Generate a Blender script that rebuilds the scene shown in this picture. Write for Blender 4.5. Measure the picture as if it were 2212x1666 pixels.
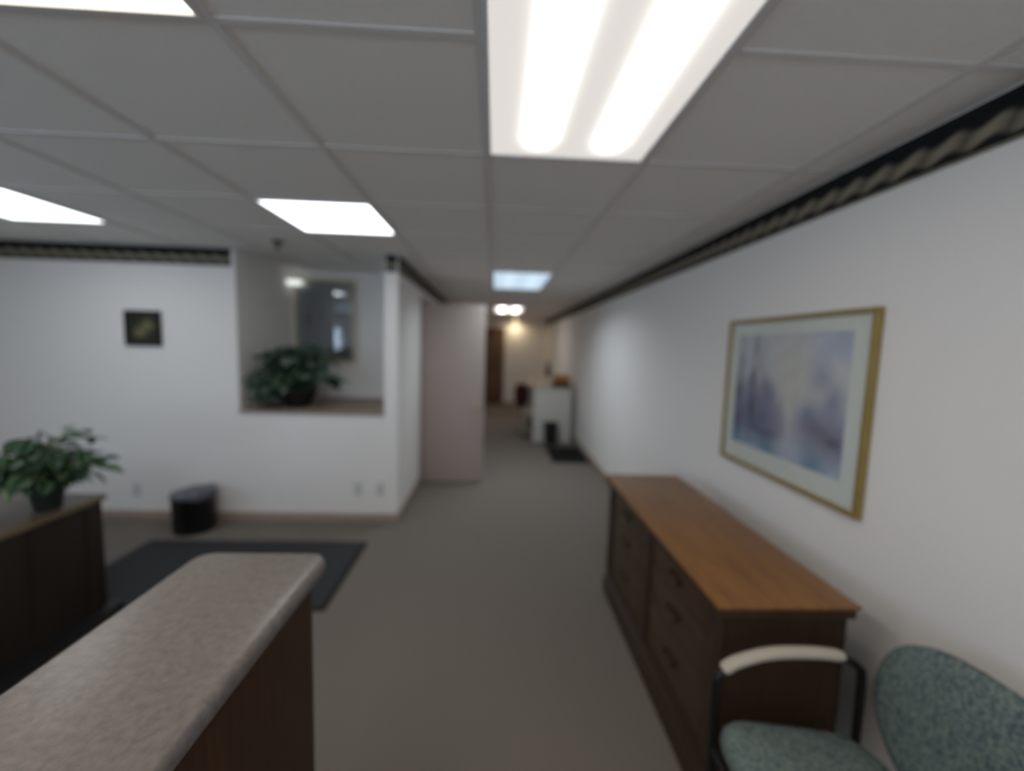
import bpy, bmesh, math, random
from mathutils import Vector, Matrix
random.seed(7)
PI = math.pi

# ------------------------------------------------------------------ reset
for o in list(bpy.data.objects):
    bpy.data.objects.remove(o, do_unlink=True)
scene = bpy.context.scene
COL = scene.collection

# ------------------------------------------------------------------ camera
EYE = 1.616
YAW, PITCH, ROLL = 0.0426, -0.0938, 0.0293
cam_data = bpy.data.cameras.new('camera')
cam_data.sensor_fit = 'HORIZONTAL'
cam_data.sensor_width = 36.0
cam_data.lens = 898.0 / 2212.0 * 36.0
cam_data.clip_start = 0.02
cam_data.dof.use_dof = True
cam_data.dof.focus_distance = 0.5
cam_data.dof.aperture_fstop = 1.2
cam = bpy.data.objects.new('camera', cam_data)
COL.objects.link(cam)
sy, cy, sp, cp = math.sin(YAW), math.cos(YAW), math.sin(PITCH), math.cos(PITCH)
R0 = Vector((cy, -sy, 0)); F0 = Vector((cp * sy, cp * cy, sp)); U0 = Vector((-sp * sy, -sp * cy, cp))
cr, sr = math.cos(ROLL), math.sin(ROLL)
RIGHT = R0 * cr + U0 * sr; UP = U0 * cr - R0 * sr
m = Matrix((RIGHT, UP, -F0)).transposed().to_4x4()
m.translation = Vector((0, 0, EYE))
cam.matrix_world = m
scene.camera = cam

# ------------------------------------------------------------------ world, exposure
world = bpy.data.worlds.new('overcast_sky'); scene.world = world
world.use_nodes = True
bg = world.node_tree.nodes['Background']
bg.inputs[0].default_value = (0.64, 0.80, 1.0, 1)
bg.inputs[1].default_value = 1.65
vs = scene.view_settings
vs.view_transform = 'Standard'; vs.look = 'None'; vs.gamma = 1.0; vs.exposure = 1.13
vs.use_curve_mapping = False

# ------------------------------------------------------------------ room sizes (metres)
CEIL = 2.362          # underside of the ceiling grid
XR = 1.407            # right wall
XL = -4.75            # left wall
YF = -2.70            # wall behind the camera
YB = 3.666            # back wall of the reception room
XH = -0.845           # left wall of the hall
YE = 11.5             # end wall of the hall
NX0, NX1, NY = -2.205, -0.963, 4.64   # niche
LEDGE = 1.0
S = 0.6344            # ceiling cell
GX, GY = -0.058, 1.726

# ------------------------------------------------------------------ materials
def srgb(r, g, b):
    f = lambda c: (c / 255 / 12.92) if c / 255 <= 0.04045 else ((c / 255 + 0.055) / 1.055) ** 2.4
    return (f(r), f(g), f(b), 1)

def mat(name, color, rough=0.6, spec=0.3, metal=0.0, noise=None, bump=None, stretch=None, coat=0):
    """noise = (scale, second colour, amount); bump = (scale, strength)"""
    M = bpy.data.materials.new(name); M.use_nodes = True
    nt = M.node_tree; b = nt.nodes['Principled BSDF']
    col = tuple(color) if len(color) == 4 else (*color, 1)
    b.inputs['Base Color'].default_value = col
    b.inputs['Roughness'].default_value = rough
    b.inputs['Specular IOR Level'].default_value = spec
    b.inputs['Metallic'].default_value = metal
    if coat:
        b.inputs['Coat Weight'].default_value = coat; b.inputs['Coat Roughness'].default_value = 0.15
    if noise or bump:
        tc = nt.nodes.new('ShaderNodeTexCoord'); mp = nt.nodes.new('ShaderNodeMapping')
        nt.links.new(tc.outputs['Object'], mp.inputs[0])
        if stretch: mp.inputs['Scale'].default_value = stretch
    if noise:
        n = nt.nodes.new('ShaderNodeTexNoise'); n.inputs['Scale'].default_value = noise[0]
        n.inputs['Detail'].default_value = 5; n.inputs['Roughness'].default_value = 0.65
        nt.links.new(mp.outputs[0], n.inputs['Vector'])
        r = nt.nodes.new('ShaderNodeMapRange'); r.inputs[1].default_value = 0.35; r.inputs[2].default_value = 0.65
        r.inputs[3].default_value = 0; r.inputs[4].default_value = noise[2]
        nt.links.new(n.outputs[0], r.inputs[0])
        x = nt.nodes.new('ShaderNodeMix'); x.data_type = 'RGBA'
        x.inputs[6].default_value = col
        c2 = noise[1]; x.inputs[7].default_value = tuple(c2) if len(c2) == 4 else (*c2, 1)
        nt.links.new(r.outputs[0], x.inputs[0]); nt.links.new(x.outputs[2], b.inputs['Base Color'])
    if bump:
        n2 = nt.nodes.new('ShaderNodeTexNoise'); n2.inputs['Scale'].default_value = bump[0]; n2.inputs['Detail'].default_value = 3
        nt.links.new(mp.outputs[0], n2.inputs['Vector'])
        bp = nt.nodes.new('ShaderNodeBump'); bp.inputs['Strength'].default_value = bump[1]; bp.inputs['Distance'].default_value = 0.004
        nt.links.new(n2.outputs[0], bp.inputs['Height']); nt.links.new(bp.outputs[0], b.inputs['Normal'])
    return M

def mathn(nt, op, a, b=None, c=None, clamp=False):
    n = nt.nodes.new('ShaderNodeMath'); n.operation = op; n.use_clamp = clamp
    for i, v in enumerate((a, b, c)):
        if v is None: continue
        if isinstance(v, (int, float)): n.inputs[i].default_value = v
        else: nt.links.new(v, n.inputs[i])
    return n.outputs[0]

def lens_mat(name, color, base, peak, centres=(0.30, 0.74), width=0.105):
    """prismatic lens lit from behind by tubes: base glow plus a bright band over each tube (local x, y of the fixture)"""
    M = bpy.data.materials.new(name); M.use_nodes = True
    nt = M.node_tree; nt.nodes.remove(nt.nodes['Principled BSDF'])
    out = nt.nodes['Material Output']
    tc = nt.nodes.new('ShaderNodeTexCoord'); sx = nt.nodes.new('ShaderNodeSeparateXYZ')
    nt.links.new(tc.outputs['Generated'], sx.inputs[0])
    tot = None
    for c in centres:
        d = mathn(nt, 'DIVIDE', mathn(nt, 'SUBTRACT', sx.outputs[0], c), width)
        g = mathn(nt, 'POWER', 2.718, mathn(nt, 'MULTIPLY', mathn(nt, 'MULTIPLY', d, d), -1.0))
        tot = g if tot is None else mathn(nt, 'ADD', tot, g)
    # tubes stop a little short of both ends
    e = mathn(nt, 'MULTIPLY', mathn(nt, 'SUBTRACT', 0.5, mathn(nt, 'ABSOLUTE', mathn(nt, 'SUBTRACT', sx.outputs[1], 0.5))), 9.0, clamp=True)
    e = mathn(nt, 'MULTIPLY', e, e)
    s = mathn(nt, 'MULTIPLY_ADD', mathn(nt, 'MULTIPLY', tot, e), peak, base)
    em = nt.nodes.new('ShaderNodeEmission'); em.inputs[0].default_value = (*color, 1)
    nt.links.new(s, em.inputs[1]); nt.links.new(em.outputs[0], out.inputs[0])
    return M

def emis(name, color, strength):
    M = bpy.data.materials.new(name); M.use_nodes = True
    nt = M.node_tree; nt.nodes.remove(nt.nodes['Principled BSDF'])
    em = nt.nodes.new('ShaderNodeEmission'); em.inputs[0].default_value = (*color, 1); em.inputs[1].default_value = strength
    nt.links.new(em.outputs[0], nt.nodes['Material Output'].inputs[0])
    return M

def glass_mat(name, ior=1.5, tint=(0.97, 0.98, 0.98)):
    M = bpy.data.materials.new(name); M.use_nodes = True
    nt = M.node_tree; nt.nodes.remove(nt.nodes['Principled BSDF'])
    t = nt.nodes.new('ShaderNodeBsdfTransparent'); t.inputs[0].default_value = (*tint, 1)
    g = nt.nodes.new('ShaderNodeBsdfGlossy'); g.inputs['Roughness'].default_value = 0.03
    lw = nt.nodes.new('ShaderNodeLayerWeight'); lw.inputs[0].default_value = 0.5
    f0 = ((ior - 1) / (ior + 1)) ** 2
    fac = mathn(nt, 'MULTIPLY_ADD', mathn(nt, 'POWER', lw.outputs['Facing'], 5.0), 1 - f0, f0)
    mx = nt.nodes.new('ShaderNodeMixShader')
    nt.links.new(fac, mx.inputs[0]); nt.links.new(t.outputs[0], mx.inputs[1]); nt.links.new(g.outputs[0], mx.inputs[2])
    nt.links.new(mx.outputs[0], nt.nodes['Material Output'].inputs[0])
    return M

def print_mat(name, amount=0.12, rough=0.7):
    """flat print: the picture is stored as colours of the sheet's own points, with a paper grain on top"""
    M = bpy.data.materials.new(name); M.use_nodes = True
    nt = M.node_tree; b = nt.nodes['Principled BSDF']; b.inputs['Roughness'].default_value = rough
    b.inputs['Specular IOR Level'].default_value = 0.1
    a = nt.nodes.new('ShaderNodeAttribute'); a.attribute_name = 'ink'
    n = nt.nodes.new('ShaderNodeTexNoise'); n.inputs['Scale'].default_value = 40
    tc = nt.nodes.new('ShaderNodeTexCoord'); nt.links.new(tc.outputs['Object'], n.inputs['Vector'])
    x = nt.nodes.new('ShaderNodeMix'); x.data_type = 'RGBA'; x.blend_type = 'OVERLAY'; x.inputs[0].default_value = amount
    nt.links.new(a.outputs[0], x.inputs[6]); nt.links.new(n.outputs[1], x.inputs[7])
    nt.links.new(x.outputs[2], b.inputs['Base Color'])
    return M

def border_mat(name, axis):
    """wallpaper border: black ground, a twisted tan and olive ribbon, a thin tan line at the foot. axis = run of the wall (0 x, 1 y)"""
    M = bpy.data.materials.new(name); M.use_nodes = True
    nt = M.node_tree; b = nt.nodes['Principled BSDF']; b.inputs['Roughness'].default_value = 0.7; b.inputs['Specular IOR Level'].default_value = 0.15
    tc = nt.nodes.new('ShaderNodeTexCoord'); sx = nt.nodes.new('ShaderNodeSeparateXYZ')
    nt.links.new(tc.outputs['Object'], sx.inputs[0])
    run = mathn(nt, 'DIVIDE', sx.outputs[axis], 0.118)
    t = mathn(nt, 'DIVIDE', mathn(nt, 'SUBTRACT', sx.outputs[2], CEIL - 0.145), 0.145)   # 0 foot .. 1 top
    sl = mathn(nt, 'ADD', run, mathn(nt, 'MULTIPLY', t, 0.55))
    ph = mathn(nt, 'FRACT', sl)
    wave = mathn(nt, 'SINE', mathn(nt, 'MULTIPLY', sl, 2 * PI))
    mid = mathn(nt, 'MULTIPLY_ADD', wave, 0.065, 0.40)
    d = mathn(nt, 'ABSOLUTE', mathn(nt, 'SUBTRACT', t, mid))
    band = mathn(nt, 'SUBTRACT', 1.0, mathn(nt, 'SMOOTH_MIN', mathn(nt, 'DIVIDE', d, 0.22), 1.0, 0.1), clamp=True)
    pinch = mathn(nt, 'MULTIPLY_ADD', mathn(nt, 'ABSOLUTE', mathn(nt, 'SUBTRACT', ph, 0.5)), -1.7, 1.25, clamp=True)
    band = mathn(nt, 'MULTIPLY', mathn(nt, 'MULTIPLY', band, 2.0, clamp=True), pinch)
    foot = mathn(nt, 'LESS_THAN', t, 0.07)
    fac = mathn(nt, 'MAXIMUM', band, mathn(nt, 'MULTIPLY', foot, 0.8))
    n = nt.nodes.new('ShaderNodeTexNoise'); n.inputs['Scale'].default_value = 30
    nt.links.new(tc.outputs['Object'], n.inputs['Vector'])
    c = nt.nodes.new('ShaderNodeMix'); c.data_type = 'RGBA'
    c.inputs[6].default_value = (0.34, 0.28, 0.22, 1); c.inputs[7].default_value = (0.22, 0.21, 0.145, 1)
    nt.links.new(ph, c.inputs[0])
    x = nt.nodes.new('ShaderNodeMix'); x.data_type = 'RGBA'; x.inputs[6].default_value = (0.012, 0.013, 0.013, 1)
    nt.links.new(fac, x.inputs[0]); nt.links.new(c.outputs[2], x.inputs[7]); nt.links.new(x.outputs[2], b.inputs['Base Color'])
    return M

M = {}
M['wall'] = mat('painted_plaster', (0.835, 0.805, 0.775), 0.75, 0.15, bump=(180, 0.05))
M['tile'] = mat('ceiling_tile', (0.86, 0.82, 0.775), 0.9, 0.05, noise=(60, (0.81, 0.77, 0.73), 0.6), bump=(220, 0.25))
M['tee'] = mat('grid_tee', (0.70, 0.665, 0.635), 0.6, 0.2)
M['slab'] = mat('deck', (0.25, 0.25, 0.25), 0.9)
M['carpet'] = mat('grey_carpet', (0.235, 0.204, 0.176), 0.95, 0.05, noise=(170, (0.165, 0.146, 0.128), 0.9), bump=(320, 0.7))
M['base'] = mat('baseboard_wood', (0.40, 0.31, 0.25), 0.5, 0.3, noise=(6, (0.34, 0.25, 0.20), 0.7), stretch=(1, 1, 14))
M['ledge'] = mat('ledge_wood', (0.34, 0.26, 0.20), 0.45, 0.3, noise=(5, (0.26, 0.19, 0.14), 0.8), stretch=(1, 12, 12))
M['door'] = mat('door_laminate', (0.48, 0.40, 0.365), 0.55, 0.25, noise=(3, (0.44, 0.365, 0.33), 0.8), stretch=(14, 14, 1))
M['door_brown'] = mat('brown_door_wood', (0.17, 0.105, 0.065), 0.45, 0.3, noise=(3, (0.12, 0.07, 0.04), 0.8), stretch=(14, 14, 1))
M['casing'] = mat('casing_wood', (0.28, 0.21, 0.16), 0.5, 0.3)
M['white'] = mat('white_metal', (0.72, 0.72, 0.71), 0.4, 0.3)
M['white_plastic'] = mat('white_plastic', (0.62, 0.62, 0.60), 0.4, 0.4)
M['black'] = mat('black_plastic', (0.010, 0.010, 0.011), 0.45, 0.4)
M['black_metal'] = mat('black_metal', (0.008, 0.008, 0.008), 0.35, 0.4)
M['laminate'] = mat('speckled_laminate', (0.188, 0.168, 0.160), 0.30, 0.4, noise=(60, (0.118, 0.110, 0.107), 0.9))
M['counter_wood'] = mat('dark_counter_wood', (0.060, 0.030, 0.015), 0.5, 0.2, noise=(4, (0.036, 0.018, 0.009), 0.9), stretch=(16, 16, 1))
M['desk_wood'] = mat('dark_desk_wood', (0.027, 0.019, 0.015), 0.55, 0.2, noise=(4, (0.018, 0.013, 0.010), 0.9), stretch=(16, 16, 1))
M['desk_top'] = mat('desk_top_wood', (0.16, 0.125, 0.10), 0.35, 0.4, noise=(3, (0.12, 0.09, 0.065), 0.8), stretch=(14, 1, 14))
M['desk_edge'] = mat('desk_edge_highlight', (0.16, 0.12, 0.055), 0.4, 0.4)  # yellowish edge highlight put into the strip's colour
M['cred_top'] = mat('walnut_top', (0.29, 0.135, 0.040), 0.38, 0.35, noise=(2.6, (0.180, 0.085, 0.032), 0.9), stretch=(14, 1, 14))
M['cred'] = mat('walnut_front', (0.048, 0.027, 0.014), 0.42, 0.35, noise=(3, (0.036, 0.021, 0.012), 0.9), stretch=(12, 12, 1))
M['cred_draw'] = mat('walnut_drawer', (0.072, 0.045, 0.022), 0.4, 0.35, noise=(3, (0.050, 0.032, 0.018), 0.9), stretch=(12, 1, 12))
M['brass'] = mat('aged_brass', (0.10, 0.070, 0.035), 0.4, 0.5, metal=0.9)
M['knob'] = mat('satin_brass', (0.45, 0.36, 0.22), 0.35, 0.5, metal=0.9)
M['gold'] = mat('gold_frame', (0.36, 0.26, 0.085), 0.38, 0.5, metal=0.35, noise=(20, (0.29, 0.205, 0.06), 0.6))
M['gold_pale'] = mat('pale_gold_frame', (0.62, 0.54, 0.32), 0.4, 0.5, metal=0.2)
M['matboard'] = mat('grey_green_mat', (0.74, 0.75, 0.69), 0.85, 0.1)
M['matboard_cool'] = mat('cool_grey_mat', (0.26, 0.28, 0.285), 0.85, 0.1)
M['paper_print'] = print_mat('watercolour_print')
M['cover_glass'] = glass_mat('cover_glass', 1.45)
M['pane'] = glass_mat('window_glass', 1.45)
M['mat_floor'] = mat('charcoal_mat', (0.042, 0.044, 0.047), 0.9, 0.1, noise=(90, (0.062, 0.064, 0.067), 0.8), bump=(260, 0.8))
M['mat_edge'] = mat('rubber_edge', (0.012, 0.012, 0.013), 0.6, 0.3)
M['mat_black'] = mat('black_rubber_mat', (0.008, 0.008, 0.009), 0.8, 0.2, bump=(200, 0.6))
M['bin'] = mat('black_bin', (0.007, 0.007, 0.008), 0.4, 0.4)
M['liner'] = mat('bin_liner', (0.12, 0.13, 0.155), 0.3, 0.6, bump=(25, 0.9))
M['pot'] = mat('dark_green_pot', (0.012, 0.020, 0.016), 0.4, 0.4)
M['pot_brown'] = mat('dark_brown_pot', (0.012, 0.010, 0.009), 0.45, 0.35)
M['soil'] = mat('soil', (0.02, 0.015, 0.01), 1.0, 0.0, bump=(60, 1))
M['stem'] = mat('plant_stem', (0.05, 0.08, 0.03), 0.6, 0.2)
M['leaf_a'] = mat('leaf_deep_green', (0.050, 0.110, 0.056), 0.4, 0.4, noise=(14, (0.095, 0.175, 0.085), 0.8))
M['leaf_b'] = mat('leaf_variegated', (0.10, 0.19, 0.095), 0.4, 0.4, noise=(18, (0.21, 0.27, 0.14), 0.9))
M['leaf_c'] = mat('leaf_dark', (0.020, 0.052, 0.030), 0.35, 0.45, noise=(14, (0.045, 0.090, 0.052), 0.8))
M['leaf_d'] = mat('leaf_grey_green', (0.15, 0.21, 0.165), 0.4, 0.4, noise=(16, (0.25, 0.30, 0.235), 0.8))
M['cream'] = mat('cream_arm_pad', (0.50, 0.455, 0.37), 0.45, 0.3)
M['paper'] = mat('cream_paper', (0.78, 0.62, 0.47), 0.8, 0.1)
M['file_grey'] = mat('putty_metal', (0.62, 0.60, 0.53), 0.5, 0.3)
M['file_top'] = mat('putty_top', (0.50, 0.45, 0.38), 0.45, 0.3)
M['orange'] = mat('orange_brown_card', (0.42, 0.19, 0.045), 0.7, 0.2)
M['maroon'] = mat('maroon_fabric', (0.060, 0.018, 0.016), 0.9, 0.1, bump=(200, 0.4))
M['tan'] = mat('tan_fabric', (0.40, 0.33, 0.28), 0.9, 0.1, bump=(200, 0.4))
M['vase'] = mat('dark_glaze', (0.03, 0.03, 0.032), 0.3, 0.5)

def fabric_mat(name):
    Mx = bpy.data.materials.new(name); Mx.use_nodes = True
    nt = Mx.node_tree; b = nt.nodes['Principled BSDF']; b.inputs['Roughness'].default_value = 0.95; b.inputs['Specular IOR Level'].default_value = 0.08
    tc = nt.nodes.new('ShaderNodeTexCoord')
    v = nt.nodes.new('ShaderNodeTexVoronoi'); v.inputs['Scale'].default_value = 95; v.inputs['Randomness'].default_value = 0.75
    n = nt.nodes.new('ShaderNodeTexNoise'); n.inputs['Scale'].default_value = 85; n.inputs['Detail'].default_value = 2
    nt.links.new(tc.outputs['Object'], v.inputs['Vector']); nt.links.new(tc.outputs['Object'], n.inputs['Vector'])
    cr_ = nt.nodes.new('ShaderNodeValToRGB'); nt.links.new(n.outputs[0], cr_.inputs[0])
    e = cr_.color_ramp.elements
    e[0].position = 0.36; e[0].color = (0.098, 0.128, 0.140, 1)
    e[1].position = 0.64; e[1].color = (0.215, 0.26, 0.225, 1)
    k = e.new(0.5); k.color = (0.155, 0.207, 0.200, 1)
    dk = nt.nodes.new('ShaderNodeMapRange'); dk.inputs[1].default_value = 0.0; dk.inputs[2].default_value = 0.5; dk.inputs[3].default_value = 0.62; dk.inputs[4].default_value = 1.0
    nt.links.new(v.outputs['Distance'], dk.inputs[0])
    x = nt.nodes.new('ShaderNodeMix'); x.data_type = 'RGBA'; x.blend_type = 'MULTIPLY'; x.inputs[0].default_value = 1.0
    nt.links.new(cr_.outputs[0], x.inputs[6]); nt.links.new(dk.outputs[0], x.inputs[7]); nt.links.new(x.outputs[2], b.inputs['Base Color'])
    bp = nt.nodes.new('ShaderNodeBump'); bp.inputs['Strength'].default_value = 0.5; bp.inputs['Distance'].default_value = 0.003
    nt.links.new(n.outputs[0], bp.inputs['Height']); nt.links.new(bp.outputs[0], b.inputs['Normal'])
    return Mx
M['tweed'] = fabric_mat('green_tweed')

# ------------------------------------------------------------------ mesh helpers
def box(bm, x0, x1, y0, y1, z0, z1, bevel=0, seg=2):
    vs_ = [bm.verts.new(p) for p in ((x0, y0, z0), (x1, y0, z0), (x1, y1, z0), (x0, y1, z0), (x0, y0, z1), (x1, y0, z1), (x1, y1, z1), (x0, y1, z1))]
    fs = [bm.faces.new([vs_[i] for i in q]) for q in ((3, 2, 1, 0), (4, 5, 6, 7), (0, 1, 5, 4), (1, 2, 6, 5), (2, 3, 7, 6), (3, 0, 4, 7))]
    if bevel:
        es = list({e for f in fs for e in f.edges})
        bmesh.ops.bevel(bm, geom=es, offset=bevel, segments=seg, affect='EDGES', profile=0.6)

def lathe(bm, prof, seg=24, c=(0, 0, 0), cap=True):
    rings = []
    for r, z in prof:
        rings.append([bm.verts.new((c[0] + r * math.cos(2 * PI * i / seg), c[1] + r * math.sin(2 * PI * i / seg), c[2] + z)) for i in range(seg)])
    for a, b in zip(rings, rings[1:]):
        for i in range(seg):
            j = (i + 1) % seg
            bm.faces.new((a[i], a[j], b[j], b[i]))
    if cap:
        bm.faces.new(list(reversed(rings[0]))); bm.faces.new(rings[-1])

def tube(bm, pts, r, seg=8, cap=True, radii=None):
    pts = [Vector(p) for p in pts]; rings = []; up = None
    for i, p in enumerate(pts):
        t = (pts[min(i + 1, len(pts) - 1)] - pts[max(i - 1, 0)]).normalized()
        if up is None:
            up = t.orthogonal().normalized()
        up = (up - t * up.dot(t)).normalized(); s = t.cross(up)
        rr = radii[i] if radii else r
        rings.append([bm.verts.new(p + (up * math.cos(2 * PI * k / seg) + s * math.sin(2 * PI * k / seg)) * rr) for k in range(seg)])
    for a, b in zip(rings, rings[1:]):
        for i in range(seg):
            j = (i + 1) % seg
            bm.faces.new((a[i], a[j], b[j], b[i]))
    if cap:
        bm.faces.new(list(reversed(rings[0]))); bm.faces.new(rings[-1])

def smooth_path(ctrl, n=8):
    """Catmull-Rom through the control points"""
    P = [Vector(p) for p in ctrl]; P = [P[0] * 2 - P[1]] + P + [P[-1] * 2 - P[-2]]; out = []
    for i in range(1, len(P) - 2):
        for k in range(n):
            t = k / n; a, b, c, d = P[i - 1], P[i], P[i + 1], P[i + 2]
            out.append(0.5 * ((2 * b) + (c - a) * t + (2 * a - 5 * b + 4 * c - d) * t * t + (3 * b - a - 3 * c + d) * t ** 3))
    out.append(P[-2]); return out

def obj(name, bm, material, parent=None, smooth=False, angle=None, origin=None):
    me = bpy.data.meshes.new(name)
    bmesh.ops.recalc_face_normals(bm, faces=bm.faces[:])
    if origin is not None:
        bmesh.ops.translate(bm, verts=bm.verts[:], vec=-Vector(origin))
    bm.to_mesh(me); bm.free()
    me.materials.append(M[material] if isinstance(material, str) else material)
    if smooth:
        for p in me.polygons: p.use_smooth = True
        if angle:
            me.set_sharp_from_angle(angle=math.radians(angle))
    o = bpy.data.objects.new(name, me); COL.objects.link(o)
    if origin is not None: o.location = origin
    if parent: o.parent = parent
    return o

def boxobj(name, dims, material, parent=None, bevel=0, origin=None):
    bm = bmesh.new(); box(bm, *dims, bevel=bevel)
    return obj(name, bm, material, parent, smooth=bool(bevel), angle=40 if bevel else None, origin=origin)

def tag(o, label, cat, group=None):
    o['label'] = label; o['category'] = cat
    if group: o['group'] = group
    return o

def thing(name, label, cat, loc=(0, 0, 0), rz=0, group=None):
    o = bpy.data.objects.new(name, None); COL.objects.link(o); o.empty_display_size = 0.1
    o.location = loc; o.rotation_euler = (0, 0, rz)
    return tag(o, label, cat, group)

def struct(o, label=None):
    o['kind'] = 'structure'
    if label: o['label'] = label
    return o

def new(): return bmesh.new()

def share(name, me, parent, loc=(0, 0, 0), rot=None):
    o = bpy.data.objects.new(name, me); COL.objects.link(o); o.parent = parent; o.location = loc
    if rot is not None: o.rotation_euler = rot
    return o

# ================================================================== SETTING
# floor
bm = new(); box(bm, XL - 0.15, XR + 0.15, YF - 0.15, YE + 0.15, -0.1, 0.0)
struct(obj('floor', bm, 'carpet'), 'grey-brown cut pile carpet over the whole floor')

# walls
bm = new(); box(bm, XR, XR + 0.14, YF, YE, 0, CEIL + 0.03)
struct(obj('wall_right', bm, 'wall'), 'long off-white wall on the right')
bm = new()
box(bm, XL, NX0, YB, YB + 0.13, 0, CEIL + 0.03)
box(bm, NX0, NX1, YB, NY, 0, LEDGE - 0.025)
box(bm, NX1, XH, YB, NY + 0.12, 0, CEIL + 0.03)
box(bm, NX0 - 0.12, NX1, NY, NY + 0.12, 0, CEIL + 0.03)
box(bm, NX0 - 0.12, NX0, YB + 0.13, NY, 0, CEIL + 0.03)
struct(obj('wall_back', bm, 'wall'), 'off-white partition with an open niche above a half wall')
D0, D1, DH = 4.83, 5.56, 2.09          # doorway in the hall wall
bm = new()
box(bm, XH - 0.12, XH, NY + 0.12, D0, 0, CEIL + 0.03)
box(bm, XH - 0.12, XH, D0, D1, DH, CEIL + 0.03)
box(bm, XH - 0.12, XH, D1, YE, 0, CEIL + 0.03)
box(bm, XH - 1.3, XH - 1.2, NY + 0.12, D1 + 0.4, 0, CEIL + 0.03)      # side room seen through the doorway
box(bm, XH - 1.2, XH - 0.12, NY + 0.12, NY + 0.135, 0, CEIL + 0.03)
box(bm, XH - 1.2, XH - 0.12, D1 + 0.3, D1 + 0.4, 0, CEIL + 0.03)
struct(obj('wall_hall_left', bm, 'wall'), 'left wall of the hall with a doorway')
bm = new(); box(bm, XH - 0.12, XR + 0.14, YE, YE + 0.14, 0, CEIL + 0.03)
struct(obj('wall_end', bm, 'wall'), 'end wall of the hall')
# left wall and front wall with windows (out of the photograph, they let the daylight in)
WY0, WY1, WZ0, WZ1 = -1.9, 1.5, 0.85, 2.0
bm = new()
box(bm, XL - 0.14, XL, YF, WY0, 0, CEIL + 0.03); box(bm, XL - 0.14, XL, WY1, YB + 0.13, 0, CEIL + 0.03)
box(bm, XL - 0.14, XL, WY0, WY1, 0, WZ0); box(bm, XL - 0.14, XL, WY0, WY1, WZ1, CEIL + 0.03)
struct(obj('wall_left', bm, 'wall'))
VX0, VX1 = -3.6, 0.6
bm = new()
box(bm, XL - 0.14, VX0, YF - 0.14, YF, 0, CEIL + 0.03); box(bm, VX1, XR + 0.14, YF - 0.14, YF, 0, CEIL + 0.03)
box(bm, VX0, VX1, YF - 0.14, YF, 0, WZ0); box(bm, VX0, VX1, YF - 0.14, YF, WZ1, CEIL + 0.03)
struct(obj('wall_front', bm, 'wall'))
def window(name, x0, x1, y0, y1):
    along_y = (y1 - y0) > (x1 - x0); t = 0.05
    bm = new()
    if along_y:
        box(bm, x0, x1, y0, y1, WZ0, WZ0 + t); box(bm, x0, x1, y0, y1, WZ1 - t, WZ1)
        n = 3
        for i in range(n + 1):
            c = y0 + (y1 - y0 - t) * i / n; box(bm, x0, x1, c, c + t, WZ0 + t, WZ1 - t)
    else:
        box(bm, x0, x1, y0, y1, WZ0, WZ0 + t); box(bm, x0, x1, y0, y1, WZ1 - t, WZ1)
        n = 3
        for i in range(n + 1):
            c = x0 + (x1 - x0 - t) * i / n; box(bm, c, c + t, y0, y1, WZ0 + t, WZ1 - t)
    w = struct(obj(name, bm, 'white'))
    for i in range(n):
        bm = new()
        if along_y:
            L = (y1 - y0 - t) / n; xm = (x0 + x1) / 2
            box(bm, xm - 0.003, xm + 0.003, y0 + L * i + t, y0 + L * (i + 1), WZ0 + t, WZ1 - t)
        else:
            L = (x1 - x0 - t) / n; ym = (y0 + y1) / 2
            box(bm, x0 + L * i + t, x0 + L * (i + 1), ym - 0.003, ym + 0.003, WZ0 + t, WZ1 - t)
        obj('pane', bm, 'pane', w)
window('window_1', XL - 0.11, XL - 0.04, WY0, WY1)
window('window_2', VX0, VX1, YF - 0.11, YF - 0.04)

# baseboards
BH = 0.085
def baseboard(name, x0, x1, y0, y1):
    bm = new(); box(bm, x0, x1, y0, y1, 0, BH, bevel=0.004)
    struct(obj(name, bm, 'base', smooth=True, angle=40))
baseboard('baseboard_back', XL, XH + 0.012, YB - 0.012, YB)
baseboard('baseboard_hall_left', XH, XH + 0.012, YB, D0 - 0.08)
baseboard('baseboard_right', XR - 0.012, XR, YF, YE)
baseboard('baseboard_end', 0.26, XR - 0.012, YE - 0.012, YE)

# wallpaper borders under the ceiling
M['border_y'] = border_mat('ribbon_border_y', 1); M['border_x'] = border_mat('ribbon_border_x', 0)
def border(n, dims, axis, label):
    bm = new(); box(bm, *dims, CEIL - 0.145, CEIL)
    struct(obj('trim_%d' % n, bm, 'border_y' if axis else 'border_x'), label)
border(1, (XR - 0.004, XR, YF, YE), 1, 'black and tan ribbon wallpaper border along the right wall')
border(2, (XL, NX0 - 0.03, YB - 0.004, YB), 0, 'black and tan ribbon wallpaper border left of the niche')
border(3, (NX1 + 0.012, XH - 0.012, YB - 0.004, YB), 0, 'short piece of wallpaper border on the post beside the niche')
border(4, (XH, XH + 0.004, YB + 0.01, YE), 1, 'black and tan ribbon wallpaper border on the left wall of the hall')
# niche ledge
bm = new(); box(bm, NX0, NX1, YB - 0.018, NY, LEDGE - 0.025, LEDGE, bevel=0.005)
struct(obj('trim_5', bm, 'ledge', smooth=True, angle=40), 'brown wooden ledge at the foot of the niche')

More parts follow.
